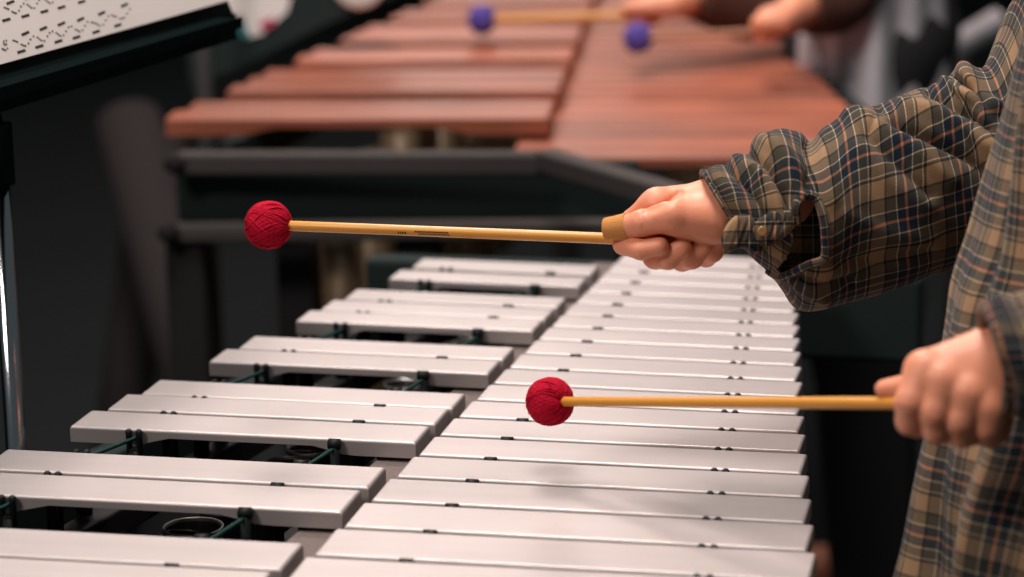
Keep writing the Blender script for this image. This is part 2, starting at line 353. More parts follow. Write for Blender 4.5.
# end frame: two grey rails, a dark panel between, legs and castors
def quadpx(pts, w, th, name, m_, bev=.004):
    """slab standing at distance w whose outline is given in the picture frame"""
    V = [at(a, b_, w_) for (a, b_), w_ in zip(pts, w)]; n = np.cross(V[1] - V[0], V[3] - V[0]); n /= np.linalg.norm(n)
    m = MB(); k = len(V); m.add(V + [v + n * th for v in V], [tuple(range(k))[::-1], tuple(range(k, 2 * k))] + [(i, (i + 1) % k, k + (i + 1) % k, k + i) for i in range(k)])
    return m.build(name, m_, mar, bevel=bev)
zr = onz
p0 = at(176, 163, 3.12); p1 = at(560, 163, 3.02)
def railbox(a, b_, h, d, name, m_):
    a, b_ = np.array(a), np.array(b_); dd = (b_ - a); L = np.linalg.norm(dd); dd /= L
    n = np.cross(dd, (0, 0, 1)); n /= np.linalg.norm(n); up = np.cross(n, dd)
    m = MB(); m.box((a + b_) / 2, (L, d, h), (dd, n, up)); return m.build(name, m_, mar, bevel=.004)
railbox(p0, p1, .026, .03, 'end_rail', M['greyrail'])
railbox(at(545, 160, 3.02), at(700, 205, 2.78), .026, .03, 'end_rail', M['greyrail'])
railbox(at(172, 233, 3.12), at(640, 228, 3.02), .020, .03, 'end_rail', M['greyrail'])
railbox(at(178, 197, 3.16), at(640, 194, 3.06), .078, .016, 'end_panel', M['black'])
for u_, v_ in ((174, 163), (168, 232)):
    m = MB(); c = at(u_, v_, 3.10); m.lathe(c, [(.004, -.012), (.011, -.010), (.013, 0), (.011, .008), (.004, .010)], 16, (0, -1, 0)); m.build('knob', M['dimgrey'], mar, smooth=True)
for u_, w_ in ((190, 3.14), (420, 3.10), (300, 3.2), (640, 3.05)):
    t = at(u_, 236, w_); m = MB(); m.box((t[0], t[1], t[2] / 2 + .04), (.05, .05, t[2] - .08)); lg = m.build('leg', M['rail'], mar, bevel=.006)
    m = MB(); m.lathe((t[0] - .015, t[1], .045), [(.02, 0), (.045, .002), (.045, .028), (.02, .03)], 20, (1, 0, 0)); m.build('wheel', M['rubber'], lg)
railbox(mp(-.40, .16, Z0 - .05), mp(-.05, 2.2, Z0 - .05), .05, .02, 'side_rail', M['black'])
railbox(mp(.50, .0, Z0 - .04), mp(.24, 2.2, Z0 - .04), .05, .02, 'side_rail', M['black'])
for x in (-.05, .24):
    p = mp(x, 2.2, 0); m = MB(); m.box((p[0], p[1], .45), (.05, .05, .88)); m.build('leg', M['rail'], mar, bevel=.006)

# ------------------------------------------------------------------ music stand with sheet, near left
def unit(v): v = np.array(v, float); return v / np.linalg.norm(v)
SA = onz(0, 68, 1.474 - .1 - .2126); 
WS = 2.05; SA = at(0, 68, WS)
SB = onz(243, 0, SA[2]); sd = unit(SB - SA); sd[2] = 0; sd = unit(sd)
sn = np.array([sd[1], -sd[0], 0])            # level, towards the player
if sn[0] < 0: sn = -sn
su = unit(np.array([0, 0, 1.0]) * math.cos(.42) - sn * math.sin(.42)); sf = unit(np.cross(sd, su)); 
if sf @ sn < 0: sf = -sf
LEN = np.linalg.norm(SB - SA)
st = empty('music_stand', (at(8, 300, 2.15)[0], at(8, 300, 2.15)[1], 0), 'black music stand with chrome post holding printed sheet, left of the silver bars', 'music stand')
def sp(s, t, n=0): return SA + sd * s + su * t + sf * n
m = MB(); c = sp(LEN / 2 - .12, .17, -.006); m.box(c, (LEN + .20, .36, .003), (sd, su, sf)); m.build('desk', M['black'], st, bevel=.001)
def lp(k, dn, dz): p = sp(k, 0, 0) + sn * dn; p[2] += dz; return p
m = MB(); m.box(lp(LEN / 2 - .16, .012, -.010), (LEN + .20, .030, .003), (sd, sn, (0, 0, 1))); m.box(lp(LEN / 2 - .16, .027, -.012), (LEN + .20, .003, .010), (sd, sn, (0, 0, 1))); m.box(lp(LEN / 2 - .12, .0, -.022), (LEN + .20, .004, .024), (sd, sn, (0, 0, 1)))
m.build('ledge', M['matte'], st)
pp = at(8, 320, 2.15)
m = MB(); m.tube([(pp[0], pp[1], .25), (pp[0], pp[1], 1.08)], .0085, 20)
po = m.build('post', M['chrome'], st, smooth=True)
m = MB(); m.tube([(pp[0], pp[1], 1.07), (pp[0], pp[1], 1.12)], .013, 20); m.tube([(pp[0], pp[1], 1.08), sp(LEN / 2 - .2, .12, -.01)], .013, 12); m.build('clamp', M['matte'], st, smooth=True)
for k in range(3):
    a = k * 2 * PI / 3 + .4; m = MB(); m.tube([(pp[0], pp[1], .27), (pp[0] + .30 * math.cos(a), pp[1] + .30 * math.sin(a), .012)], .009, 12); m.build('leg', M['black'], st, smooth=True)
# sheet: gently curved page
sh = MB(); V = []; NX, NY = 24, 10
PW = LEN + .14
for j in range(NY + 1):
    for i in range(NX + 1):
        s = -.10 + PW * i / NX; t = .30 * j / NY + .0025
        V.append(sp(s, t, .0012 + .004 * (i / NX) ** 4 * 2))
sh.add(V, [(j * (NX + 1) + i, j * (NX + 1) + i + 1, (j + 1) * (NX + 1) + i + 1, (j + 1) * (NX + 1) + i) for j in range(NY) for i in range(NX)])
sheet = sh.build('sheet_music', M['paper']); tag(sheet, 'white sheet of printed music resting on the black stand at top left', 'sheet music')
sm = sheet.modifiers.new('s', 'SOLIDIFY'); sm.thickness = .0004; sm.offset = -1
# printed notes: two rows seen, waves of note heads with beams over and under
nm = MB()
def NH(s): return .0012 + .008 * (max(0, s + .10) / PW) ** 4 + .00025
def s_of(u_, v_):
    """point of the sheet plane seen at a pixel, as (s, t)"""
    d = FW + (u_ - PX) / F * RT - (v_ - PY) / F * UP; k = ((SA - CAM) @ sf) / (d @ sf); p = CAM + d * k - SA
    return p @ sd, p @ su
def blob(s, t, r, sx=1.0, n=8): 
    nm.add([sp(s + r * sx * math.cos(2 * PI * k / n), t + r * math.sin(2 * PI * k / n), NH(s)) for k in range(n)], [tuple(range(n))])
def beam(s, t, l, h, sk): nm.add([sp(s - l / 2, t - h / 2 - sk, NH(s)), sp(s + l / 2, t - h / 2 + sk, NH(s)), sp(s + l / 2, t + h / 2 + sk, NH(s)), sp(s - l / 2, t + h / 2 - sk, NH(s))], [(0, 1, 2, 3)])
s0, t0 = s_of(12, 43); s1, t1 = s_of(128, 10); tm = (t0 + t1) / 2
per = (s_of(108, 16)[0] - s_of(28, 38)[0]) / 4
beams = [(20, 52, 0), (24, 34, 1), (38, 47, 0), (42, 29, 1), (57, 42, 0), (60, 24.5, 1), (75, 38, 0), (79, 20, 1), (94.5, 32.5, 0), (100, 14, 1), (116, 26, 0), (122.5, 6, 1)]
for (u_, v_, top) in beams:
    s_, t_ = s_of(u_, v_); beam(s_, t_, .0125, .0021, .0005 * (1 if top else .2))
for (u_, v_, top) in [(5, 20.5, 0), (9, 3, 1), (24, 16.5, 0), (43, 12, 0), (60, 8, 0), (80, 2.5, 0), (27, -2, 1)]:
    s_, t_ = s_of(u_, v_); beam(s_, t_, .0125, .0021, .0005 * (1 if top else .2))
wave = [(12, 41), (16, 42.5), (20, 45), (24, 46.5), (27, 44), (29, 40), (32, 37), (36, 38), (40, 41), (43, 41.5), (46, 37), (48, 33.5), (51, 32), (55, 33.5), (59, 36.5), (62, 36), (64.5, 32), (67, 28), (70, 27), (74, 30), (78, 32), (81, 31), (83.5, 26.5), (86, 22.5), (90, 23), (94, 24), (98, 26.5), (101.5, 25.5), (104, 21), (106.5, 17), (110, 16), (114, 17.5), (118, 19.5), (122, 18.5), (125, 14.5), (128, 10), (92, 23.3), (96, 25.2), (112, 16.6), (38, 39.5), (22, 46), (57, 35), (76, 31), (120, 19.2), (14, 41.6)]
for u_, v_ in wave:
    s_, t_ = s_of(u_, v_); blob(s_, t_, .0008, 1.9)
for u_, v_ in wave:
    for du, dv in ((-16, -32), ):
        s_, t_ = s_of((u_ - 20) * .95 - 4 + 20 + du * .0, v_ - 34 - 0 * dv)
        if s_ > -.09: blob(s_ - .008, t_, .0008, 1.9)
dt = s_of(24, 16.5)[1] - s_of(38, 47)[1]
for row in range(2, 6):
    for (u_, v_, top) in beams:
        s_, t_ = s_of(u_, v_); beam(s_ - .004 * row, t_ + dt * row, .0125, .0021, .0005 * (1 if top else .2))
    for u_, v_ in wave:
        s_, t_ = s_of(u_, v_); blob(s_ - .004 * row, t_ + dt * row, .0008, 1.9)
for k in range(9):
    s_, t_ = s_of(2 + rng.uniform(-1, 4), 38 + rng.uniform(0, 14)); blob(s_, t_, .001, 1)
nm.build('printed_notes', M['ink'], sheet)
for tt, sl in ((tm, 0),): pass

# ------------------------------------------------------------------ second music stand further back, its post and colourful page
st2 = empty('music_stand', (at(203, 60, 3.7)[0], at(203, 60, 3.7)[1], 0), 'dark music stand with grey post at the far left of the marimba', 'music stand')
p = at(203, 70, 3.7)
m = MB(); m.tube([(p[0], p[1], .1), (p[0], p[1], p[2] + .18)],   .0125, 14); m.build('post', M['rail'], st2, smooth=True)
for k in range(3):
    a = k * 2 * PI / 3; m = MB(); m.tube([(p[0], p[1], .2), (p[0] + .28 * math.cos(a), p[1] + .28 * math.sin(a), .012)], .009, 10); m.build('leg', M['black'], st2, smooth=True)
def slab(pts, w, th=.004):
    V = [at(a, b_, w_) for (a, b_), w_ in zip(pts, w)]; n = unit(np.cross(V[1] - V[0], V[-1] - V[0])); k = len(V)
    if n @ FW < 0: n = -n
    m = MB(); m.add(V + [v + n * th for v in V], [tuple(range(k))[::-1], tuple(range(k, 2 * k))] + [(i, (i + 1) % k, k + (i + 1) % k, k + i) for i in range(k)]); return m
slab([(190, 88), (250, 62), (330, 22), (400, -6), (380, -60), (180, -30)], [3.8] * 6, .01).build('desk', M['black'], st2)
pg = slab([(213, 24), (236, 19), (246, 38), (262, 34), (287, 12), (291, -3), (240, -30), (205, 10)], [3.796] * 8, .003)
pgo = pg.build('sheet_music', M['paper']); tag(pgo, 'crumpled white page with pink and teal patches on the far stand', 'sheet music')
M['teal'] = mat('teal_print', (.02, .19, .20), .8); M['pink'] = mat('pink_print', (.42, .03, .10), .8)
slab([(234, 20), (242, 15), (250, 37), (243, 39)], [3.7948] * 4, .001).build('teal_patch', M['teal'], pgo)
slab([(258, 24), (272, 17), (277, 24), (263, 31)], [3.7948] * 4, .001).build('pink_patch', M['pink'], pgo)
m = MB(); c = at(359, -19, 3.794); m.lathe(c, [(.02, -.006), (.038, -.005), (.041, .0), (.038, .004), (.02, .006)], 24, -FW); o = m.build('tambourine', M['paper'], smooth=True)
tag(o, 'small cream round tambourine head resting at the upper edge of the far stand', 'tambourine')

# ------------------------------------------------------------------ mallets
def yarn_head(name, parent, c, ax, R, m_, seg=180, rings=90, squash=.96):
    ax = unit(ax); a = np.array([0, 0, 1.0]); X = unit(np.cross(ax, a)); Y = np.cross(ax, X); V = []
    nst = 34
    for i in range(rings + 1):
        th = PI * i / rings
        for k in range(seg):
            ph = 2 * PI * k / seg
            tw = ph + .55 * math.cos(th) * 1.2
            rg = abs(math.sin(nst / 2 * tw + 1.5 * math.sin(3 * th)))
            rg2 = abs(math.sin(nst / 2 * (ph - .5 * math.cos(th)) + .8))
            r = R * (1 + .022 * rg * math.sin(th) ** .5 + .016 * rg2 + .016 * math.sin(5 * ph + 4 * th) + .022 * math.sin(3 * ph + 2) * math.sin(2 * th))
            if th < .5: r *= 1 + .03 * math.sin(9 * ph + 25 * th)      # stitched crown at the tip
            h = math.cos(th) * squash; q = math.sin(th) ** .92
            V.append(np.array(c) + ax * (r * h) + r * q * (math.cos(ph) * X + math.sin(ph) * Y))
    mb = MB(); mb.add(V, [(i * seg + k, i * seg + (k + 1) % seg, (i + 1) * seg + (k + 1) % seg, (i + 1) * seg + k) for i in range(rings) for k in range(seg)])
    o = mb.build(name, m_, parent, smooth=True)
    # a few loose wound strands standing proud
    mb = MB()
    for j in range(26):
        p0 = rng.uniform(0, 2 * PI); tw = rng.uniform(-1.1, 1.1); pts = []
        for i in range(3, 28):
            th = PI * i / 30; ph = p0 + tw * math.cos(th); r = R * (1.028 + .006 * math.sin(j))
            pts.append(np.array(c) + ax * (r * math.cos(th) * squash) + r * math.sin(th) ** .92 * (math.cos(ph) * X + math.sin(ph) * Y))
        mb.tube(pts, R * .028, 6)
    mb.build('yarn_strands', m_, o, smooth=True)
    return o
def mallet(c, e, R, r0, r1, label, ym, wood='rattan'):
    """head centre c, stick end e"""
    c, e = np.array(c), np.array(e); t = empty('mallet', c, label, 'mallet'); ax = unit(c - e)
    yarn_head('head', t, c, ax, R, ym)
    X = unit(np.cross(ax, (0, 0, 1))); L = np.linalg.norm(c - e)
    # shaft built along its own X axis so that the grain runs with it
    mb = MB(); mb.lathe((0, 0, 0), [(r0 * .6, .0), (r0, .004), (r0, L * .3), ((r0 + r1) / 2, L * .6), (r1, L - .004), (r1 * .7, L)], 24, (1, 0, 0))
    o = mb.build('shaft', M[wood], t, smooth=True)
    import mathutils
    o.rotation_mode = 'QUATERNION'; o.rotation_quaternion = mathutils.Vector(tuple(-ax)).to_track_quat('X', 'Z'); o.location = (0, 0, 0)
    return t, ax, X, L
MH1 = at(268.5, 225, 2.00); ME1 = at(700, 242, 1.932)
ma1, ax1, X1, L1 = mallet(MH1, ME1, .0180, .0040, .0044, 'red yarn mallet held level, upper one, its head over the dark background', M['yarn'])
MH2 = at(550, 401.5, 1.90); ME2 = at(952, 403.5, 1.612)
ma2, ax2, X2, L2 = mallet(MH2, ME2, .0172, .0036, .0042, 'red yarn mallet held low, its head just above the silver bars', M['yarn'])
# small maker's print on the upper shaft
mb = MB()
def along(u_):   # point on shaft front surface seen at picture column u_
    a, b_ = 0., 1.
    for _ in range(40):
        k = (a + b_) / 2; q = MH1 + (ME1 - MH1) * k
        if proj(q)[0] < u_: a = k
        else: b_ = k
    return MH1 + (ME1 - MH1) * k
fd = unit(-FW - (-FW @ ax1) * ax1); ud = unit(np.cross(-ax1, fd)); 
if ud[2] < 0: ud = -ud
def mark(u0, u1, lo, hi):
    for a_ in (lo, hi): pass
    r = .0042
    P = []
    for u_ in (u0, u1):
        q = along(u_)
        for an in (lo, hi): P.append(q + r * 1.012 * (math.cos(an) * fd - math.sin(an) * ud))
    mb.add([P[0], P[2], P[3], P[1]], [(0, 1, 2, 3)])
u_ = 399.0
for wdt in (2.0, 1.6, 1.9, 2.2): mark(u_, u_ + wdt * .7, .28, .75); u_ += wdt + .4
u_ = 416
while u_ < 450:
    wd = rng.uniform(.8, 1.7); mark(u_, u_ + wd, .02, .30); u_ += wd + .5
u_ = 420
while u_ < 450:
    wd = rng.uniform(.8, 1.7); mark(u_, u_ + wd, .48, .74); u_ += wd + .5
mb.build('maker_print', M['ink'], ma1)

# ------------------------------------------------------------------ implicit surfaces for bodies
def smin(a, b_, k):
    h = np.clip(.5 + .5 * (b_ - a) / k, 0, 1); return b_ * (1 - h) + a * h - k * h * (1 - h)
class Field:
    def __init__(s, lo, hi, vox):
        s.lo = np.array(lo, float); s.vox = vox; s.n = np.ceil((np.array(hi, float) - s.lo) / vox).astype(int) + 1
        g = [s.lo[i] + vox * np.arange(s.n[i]) for i in range(3)]
        s.P = np.stack(np.meshgrid(*g, indexing='ij'), -1).astype(np.float32)
    def cap(s, a, b_, ra, rb):
        a, b_ = np.array(a, np.float32), np.array(b_, np.float32); ab = b_ - a; t = np.clip(((s.P - a) @ ab) / max(1e-9, float(ab @ ab)), 0, 1)
        d = s.P - a - t[..., None] * ab; return np.sqrt((d * d).sum(-1)) - (ra + (rb - ra) * t)
    def ell(s, c, r, A=None):
        q = s.P - np.array(c, np.float32)
        if A is not None: q = q @ np.array(A, np.float32).T
        r = np.array(r, np.float32); k0 = np.sqrt(((q / r) ** 2).sum(-1)); k1 = np.sqrt(((q / r ** 2) ** 2).sum(-1)) + 1e-9
        return k0 * (k0 - 1) / k1
def nets(D, lo, vox):
    """surface nets: field array -> vertices, quads"""
    S = D < 0; n = np.array(D.shape)
    c = np.zeros(tuple(n - 1), int)
    for i in (0, 1):
        for j in (0, 1):
            for k in (0, 1): c += S[i:n[0] - 1 + i, j:n[1] - 1 + j, k:n[2] - 1 + k]
    act = (c > 0) & (c < 8); idx = -np.ones(act.shape, int); ii = np.argwhere(act); idx[act] = np.arange(len(ii))
    acc = np.zeros((len(ii), 3)); cnt = np.zeros(len(ii))
    cor = [(i, j, k) for i in (0, 1) for j in (0, 1) for k in (0, 1)]
    for a in cor:
        for ax in range(3):
            if a[ax]: continue
            b_ = list(a); b_[ax] = 1
            da = D[ii[:, 0] + a[0], ii[:, 1] + a[1], ii[:, 2] + a[2]]; db = D[ii[:, 0] + b_[0], ii[:, 1] + b_[1], ii[:, 2] + b_[2]]
            cr = (da < 0) != (db < 0); t = np.where(cr, da / np.where(cr, da - db, 1), 0)
            p = np.tile(np.array(a, float), (len(ii), 1)); p[:, ax] += t
            acc[cr] += p[cr]; cnt[cr] += 1
    V = lo + vox * (ii + acc / np.maximum(cnt, 1)[:, None]); Fc = []
    for ax in range(3):
        o1, o2 = [(1, 2), (2, 0), (0, 1)][ax]
        sl0 = [slice(None)] * 3; sl1 = [slice(None)] * 3; sl0[ax] = slice(0, -1); sl1[ax] = slice(1, None)
        e = S[tuple(sl0)] != S[tuple(sl1)]; E = np.argwhere(e); 
        E = E[(E[:, o1] > 0) & (E[:, o2] > 0) & (E[:, o1] < n[o1] - 1) & (E[:, o2] < n[o2] - 1)]
        flip = S[tuple(sl0)][tuple(E.T)]
        q = []
        for d1, d2 in ((1, 1), (0, 1), (0, 0), (1, 0)):
            c_ = E.copy(); c_[:, o1] -= d1; c_[:, o2] -= d2; q.append(idx[tuple(c_.T)])
        q = np.stack(q, 1); q[~flip] = q[~flip][:, ::-1]; Fc.append(q)
    return V, np.concatenate(Fc)
def smooth_V(V, Fc, it=2, lam=.5):
    for _ in range(it):
        acc = np.zeros_like(V); cn = np.zeros(len(V))
        for a in range(4):
            for b_ in ((a + 1) % 4, (a - 1) % 4):
                np.add.at(acc, Fc[:, a], V[Fc[:, b_]]); np.add.at(cn, Fc[:, a], 1)
        V = V + lam * (acc / np.maximum(cn, 1)[:, None] - V)
    return V
def seg_d(Pu, Pv, line):
    """distance in picture units from points to a polyline"""
    best = np.full(Pu.shape, 1e9)
    for (a, b_), (c, d) in zip(line[:-1], line[1:]):
        L2 = (c - a) ** 2 + (d - b_) ** 2; t = np.clip(((Pu - a) * (c - a) + (Pv - b_) * (d - b_)) / L2, 0, 1)
        best = np.minimum(best, np.hypot(Pu - a - t * (c - a), Pv - b_ - t * (d - b_)))
    return best
def creases(lines):
    def f(G, D, H):
        d = G.P - CAM; w = d @ FW; u_ = PX + F * (d @ RT) / w; v_ = PY - F * (d @ UP) / w
        for ln, wd, amp, wmax in lines:
            D = D + amp / 1000 * np.exp(-(seg_d(u_, v_, ln) / wd) ** 2) * (w < wmax)
        return D
    return f
w_off = 1.92
def hp(base):
    """(u, v, depth in mm) -> point, for a hand at distance base"""
    return lambda u_, v_, d_: at(u_, v_, base + d_ / 1000)
def build_hand(H, palm, fingers, thumb, vox=.0013, kpalm=.010, extra=None):
    allp = [H(*p[:3]) for p in palm] + [H(*j[:3]) for f in fingers for j in f] + [H(*j[:3]) for j in thumb]
    allp = np.array(allp); lo = allp.min(0) - .024; hi = allp.max(0) + .024
    G = Field(lo, hi, vox)
    D = None
    for i in range(0, len(palm), 2):
        a, b_ = palm[i], palm[i + 1]; d = G.cap(H(*a[:3]), H(*b_[:3]), a[3] / 1000, b_[3] / 1000); D = d if D is None else smin(D, d, kpalm)
    palmD = D; tot = None
    for f in fingers:
        df = None
        for a, b_ in zip(f[:-1], f[1:]):
            d = G.cap(H(*a[:3]), H(*b_[:3]), a[3] / 1000, b_[3] / 1000); df = d if df is None else smin(df, d, .002)
        # only the base of a finger melts into the palm
        base = H(*f[0][:3]); rr = np.sqrt(((G.P - base) ** 2).sum(-1)); kk = np.clip(.011 - rr * .22, .0008, .009)
        fd_ = smin(palmD, df, kk); tot = fd_ if tot is None else np.minimum(smin(tot, fd_, .0012), np.minimum(tot, fd_) + 0)
    dt = None
    for a, b_ in zip(thumb[:-1], thumb[1:]):
        d = G.cap(H(*a[:3]), H(*b_[:3]), a[3] / 1000, b_[3] / 1000); dt = d if dt is None else smin(dt, d, .003)
    base = H(*thumb[0][:3]); rr = np.sqrt(((G.P - base) ** 2).sum(-1)); kk = np.clip(.020 - rr * .28, .0012, .016)
    td = smin(palmD, dt, kk); tot = smin(tot, td, .0015)
    if extra: tot = extra(G, tot, H)
    V, Q = nets(tot, G.lo, vox); V = smooth_V(V, Q, 3, .5)
    return V, Q
# ---- right hand (upper): thumb on the near side lying along the shaft, four fingers curled beneath
HR = hp(1.915)
rh_palm = [(660, 206, 14, 12.5), (718, 206, 10, 16), (664, 210, 20, 12), (716, 212, 22, 15), (682, 204, 30, 13), (722, 204, 26, 15),
           (700, 206, 40, 11), (726, 204, 30, 15), (676, 222, -2, 9), (716, 216, 4, 15), (718, 207, 16, 21), (790, 196, 22, 25)]
rh_f = [[(656, 205, 8, 12), (634, 221, 30, 9.5), (624, 244, 14, 8.2), (641, 250, -4, 7.4), (660, 246, -9, 6.6)],
        [(672, 205, 18, 11), (652, 232, 36, 9.5), (655, 257, 12, 9), (668, 258, 1, 8.6), (682, 248, -4, 7.6)],
        [(688, 206, 30, 10), (672, 236, 44, 9), (682, 260, 18, 8.4), (692, 258, 7, 8.2), (703, 246, 2, 7.4)],
        [(702, 208, 42, 9), (694, 238, 50, 8), (706, 257, 24, 7.6), (713, 252, 14, 7.4), (719, 240, 10, 7)]]
rh_t = [(712, 222, -4, 14.5), (672, 216, -12, 12.2), (642, 223, -4, 9.6), (624, 227, 5, 8.4), (611, 228.5, 9, 7.2)]
# ---- left hand (lower right): back of the hand to the camera, fingers wrapped down round the stick
HL = hp(1.60)
lh_palm = [(925, 370, 4, 11), (1000, 352, 12, 18), (943, 381, -1, 11), (1004, 362, 8, 18), (967, 393, -5, 11), (1008, 372, 6, 18),
           (991, 407, -7, 10.5), (1012, 382, 6, 17), (1008, 366, 10, 22), (1070, 345, 14, 25), (948, 376, 22, 13), (1000, 372, 24, 16)]
lh_f = [[(924, 371, 2, 11.6), (911, 402, -3, 10), (910, 421, 4, 8.8), (918, 424, 18, 8.4), (930, 410, 28, 7.6)],
        [(942, 382, -5, 11.6), (935, 412, -7, 9.8), (937, 430, 0, 8.8), (946, 430, 14, 8.2), (954, 414, 24, 7.6)],
        [(967, 395, -9, 11.4), (961, 420, -9, 9.6), (963, 434, 0, 8.6), (974, 432, 12, 8), (980, 418, 20, 7.4)],
        [(991, 409, -10, 11), (988, 426, -8, 9), (990, 435, 2, 8), (998, 430, 10, 7.4), (1002, 420, 18, 7)]]
lh_t = [(985, 372, 30, 15), (945, 378, 40, 11), (912, 386, 46, 8.4), (884, 389, 56, 6.0)]
VR, QR = build_hand(HR, rh_palm, rh_f, rh_t, vox=.0011, extra=creases([
    ([(680, 193), (669, 202), (657, 209), (646, 212)], 3.0, 2.2, 1.922), ([(636, 215), (637.5, 222), (636, 229)], 1.0, .7, 1.912), ([(641.5, 214), (644, 222), (642, 230)], 1.1, .9, 1.912),
    ([(668, 216), (672, 224)], 1.6, .5, 1.912), ([(706, 200), (716, 214), (720, 228)], 2.0, .5, 1.912), ([(646, 214), (655, 222)], 1.2, .4, 1.912)]))
VL, QL = build_hand(HL, lh_palm, lh_f, lh_t, extra=creases([
    ([(900, 398), (915, 402)], 1.8, .6, 1.60), ([(928, 412), (944, 415)], 1.8, .6, 1.60), ([(955, 421), (969, 423)], 1.6, .5, 1.60)]))

# ---- player: arms, torso, neck, head and legs as one body
TC = at(990, 150, 1.80); tx, ty = TC[0] + .185, TC[1]       # torso axis
shR = np.array([tx + .02, ty + .17, 1.36]); shL = np.array([tx + .03, ty - .17, 1.36])
elR = at(985, 172, 1.975); wrR = HR(735, 203, 18); elL = at(1150, 330, 1.62); wrL = HL(1016, 364, 10)
hx = tx - .03
lo = (tx - .75, ty - .45, -.02); hi = (tx + .30, ty + .50, 1.80)
G = Field(lo, hi, .0125)
A3 = np.eye(3)
body = G.ell((tx, ty, 1.22), (.105, .160, .24)); body = smin(body, G.ell((tx, ty, .98), (.11, .155, .17)), .08)
body = smin(body, G.cap(shR, shL, .055, .055), .05)
body = smin(body, G.cap((tx, ty, 1.38), (tx - .015, ty, 1.50), .055, .050), .03)
head = G.ell((hx, ty, 1.62), (.095, .075, .115)); head = smin(head, G.ell((hx - .05, ty, 1.555), (.045, .05, .05)), .04)
head = smin(head, G.cap((hx - .095, ty, 1.63), (hx - .115, ty, 1.59), .010, .014), .02)       # nose
for sy in (-1, 1):
    head = smin(head, G.ell((hx + .005, ty + sy * .077, 1.615), (.022, .012, .032)), .01)     # ears
    head = np.maximum(head, -G.cap((hx - .100, ty + sy * .032, 1.632), (hx - .100, ty + sy * .034, 1.632), .012, .012))
body = smin(body, head, .03)
for s_, e_, w_ in ((shR, elR, wrR), (shL, elL, wrL)):
    arm = smin(G.cap(s_, e_, .040, .030), G.cap(e_, w_, .032, .024), .02); body = smin(body, arm, .03)
for sy in (-1, 1):
    leg = smin(G.cap((tx, ty + sy * .09, .90), (tx - .01, ty + sy * .11, .48), .085, .055), G.cap((tx - .01, ty + sy * .11, .48), (tx + .02, ty + sy * .12, .08), .055, .038), .03)
    leg = smin(leg, G.cap((tx + .03, ty + sy * .12, .045), (tx - .15, ty + sy * .13, .035), .038, .030), .02); body = smin(body, leg, .05)
VB, QB = nets(body, G.lo, .0125); VB = smooth_V(VB, QB, 2, .5)
def mesh_np(name, parts, mats, parent=None, mi=None):
    Vs, Fs, off = [], [], 0
    for V, Q in parts: Vs.append(V); Fs.append(Q + off); off += len(V)
    V = np.concatenate(Vs); Q = np.concatenate(Fs); me = bpy.data.meshes.new(name)
    me.from_pydata(V.tolist(), [], Q.tolist()); me.update(); me.polygons.foreach_set('use_smooth', [True] * len(me.polygons))
    for m_ in mats: me.materials.append(m_)
    return link(name, me, None, parent)
P1 = mesh_np('person', [(VB, QB), (VR, QR), (VL, QL)], [M['skin']])
tag(P1, 'person in a plaid flannel shirt holding the two red mallets over the silver bars', 'person')
# hair and eyes of the player
G2 = Field((hx - .12, ty - .11, 1.5), (hx + .14, ty + .11, 1.78), .008)
hr = G2.ell((hx + .012, ty, 1.645), (.102, .088, .118)); hr = np.maximum(hr, -(G2.P[..., 0] - (hx - .062)) * 1.0 * np.where(G2.P[..., 2] > 1.68, .2, 1)); hr = np.maximum(hr, 1.56 - G2.P[..., 2])
V, Q = nets(hr, G2.lo, .008); mesh_np('hair', [(smooth_V(V, Q, 2), Q)], [M['hair']], P1)
# trousers
G3 = Field((tx - .2, ty - .3, .08), (tx + .2, ty + .3, 1.02), .014)
tr = G3.ell((tx, ty, .95), (.135, .175, .14))
for sy in (-1, 1): tr = smin(tr, smin(G3.cap((tx, ty + sy * .09, .90), (tx - .01, ty + sy * .11, .48), .100, .075), G3.cap((tx - .01, ty + sy * .11, .48), (tx + .02, ty + sy * .12, .10), .075, .062), .03), .05)
tr = np.maximum(tr, .09 - G3.P[..., 2]); V, Q = nets(tr, G3.lo, .014); mesh_np('trousers', [(smooth_V(V, Q, 1), Q)], [M['trousers']], P1)

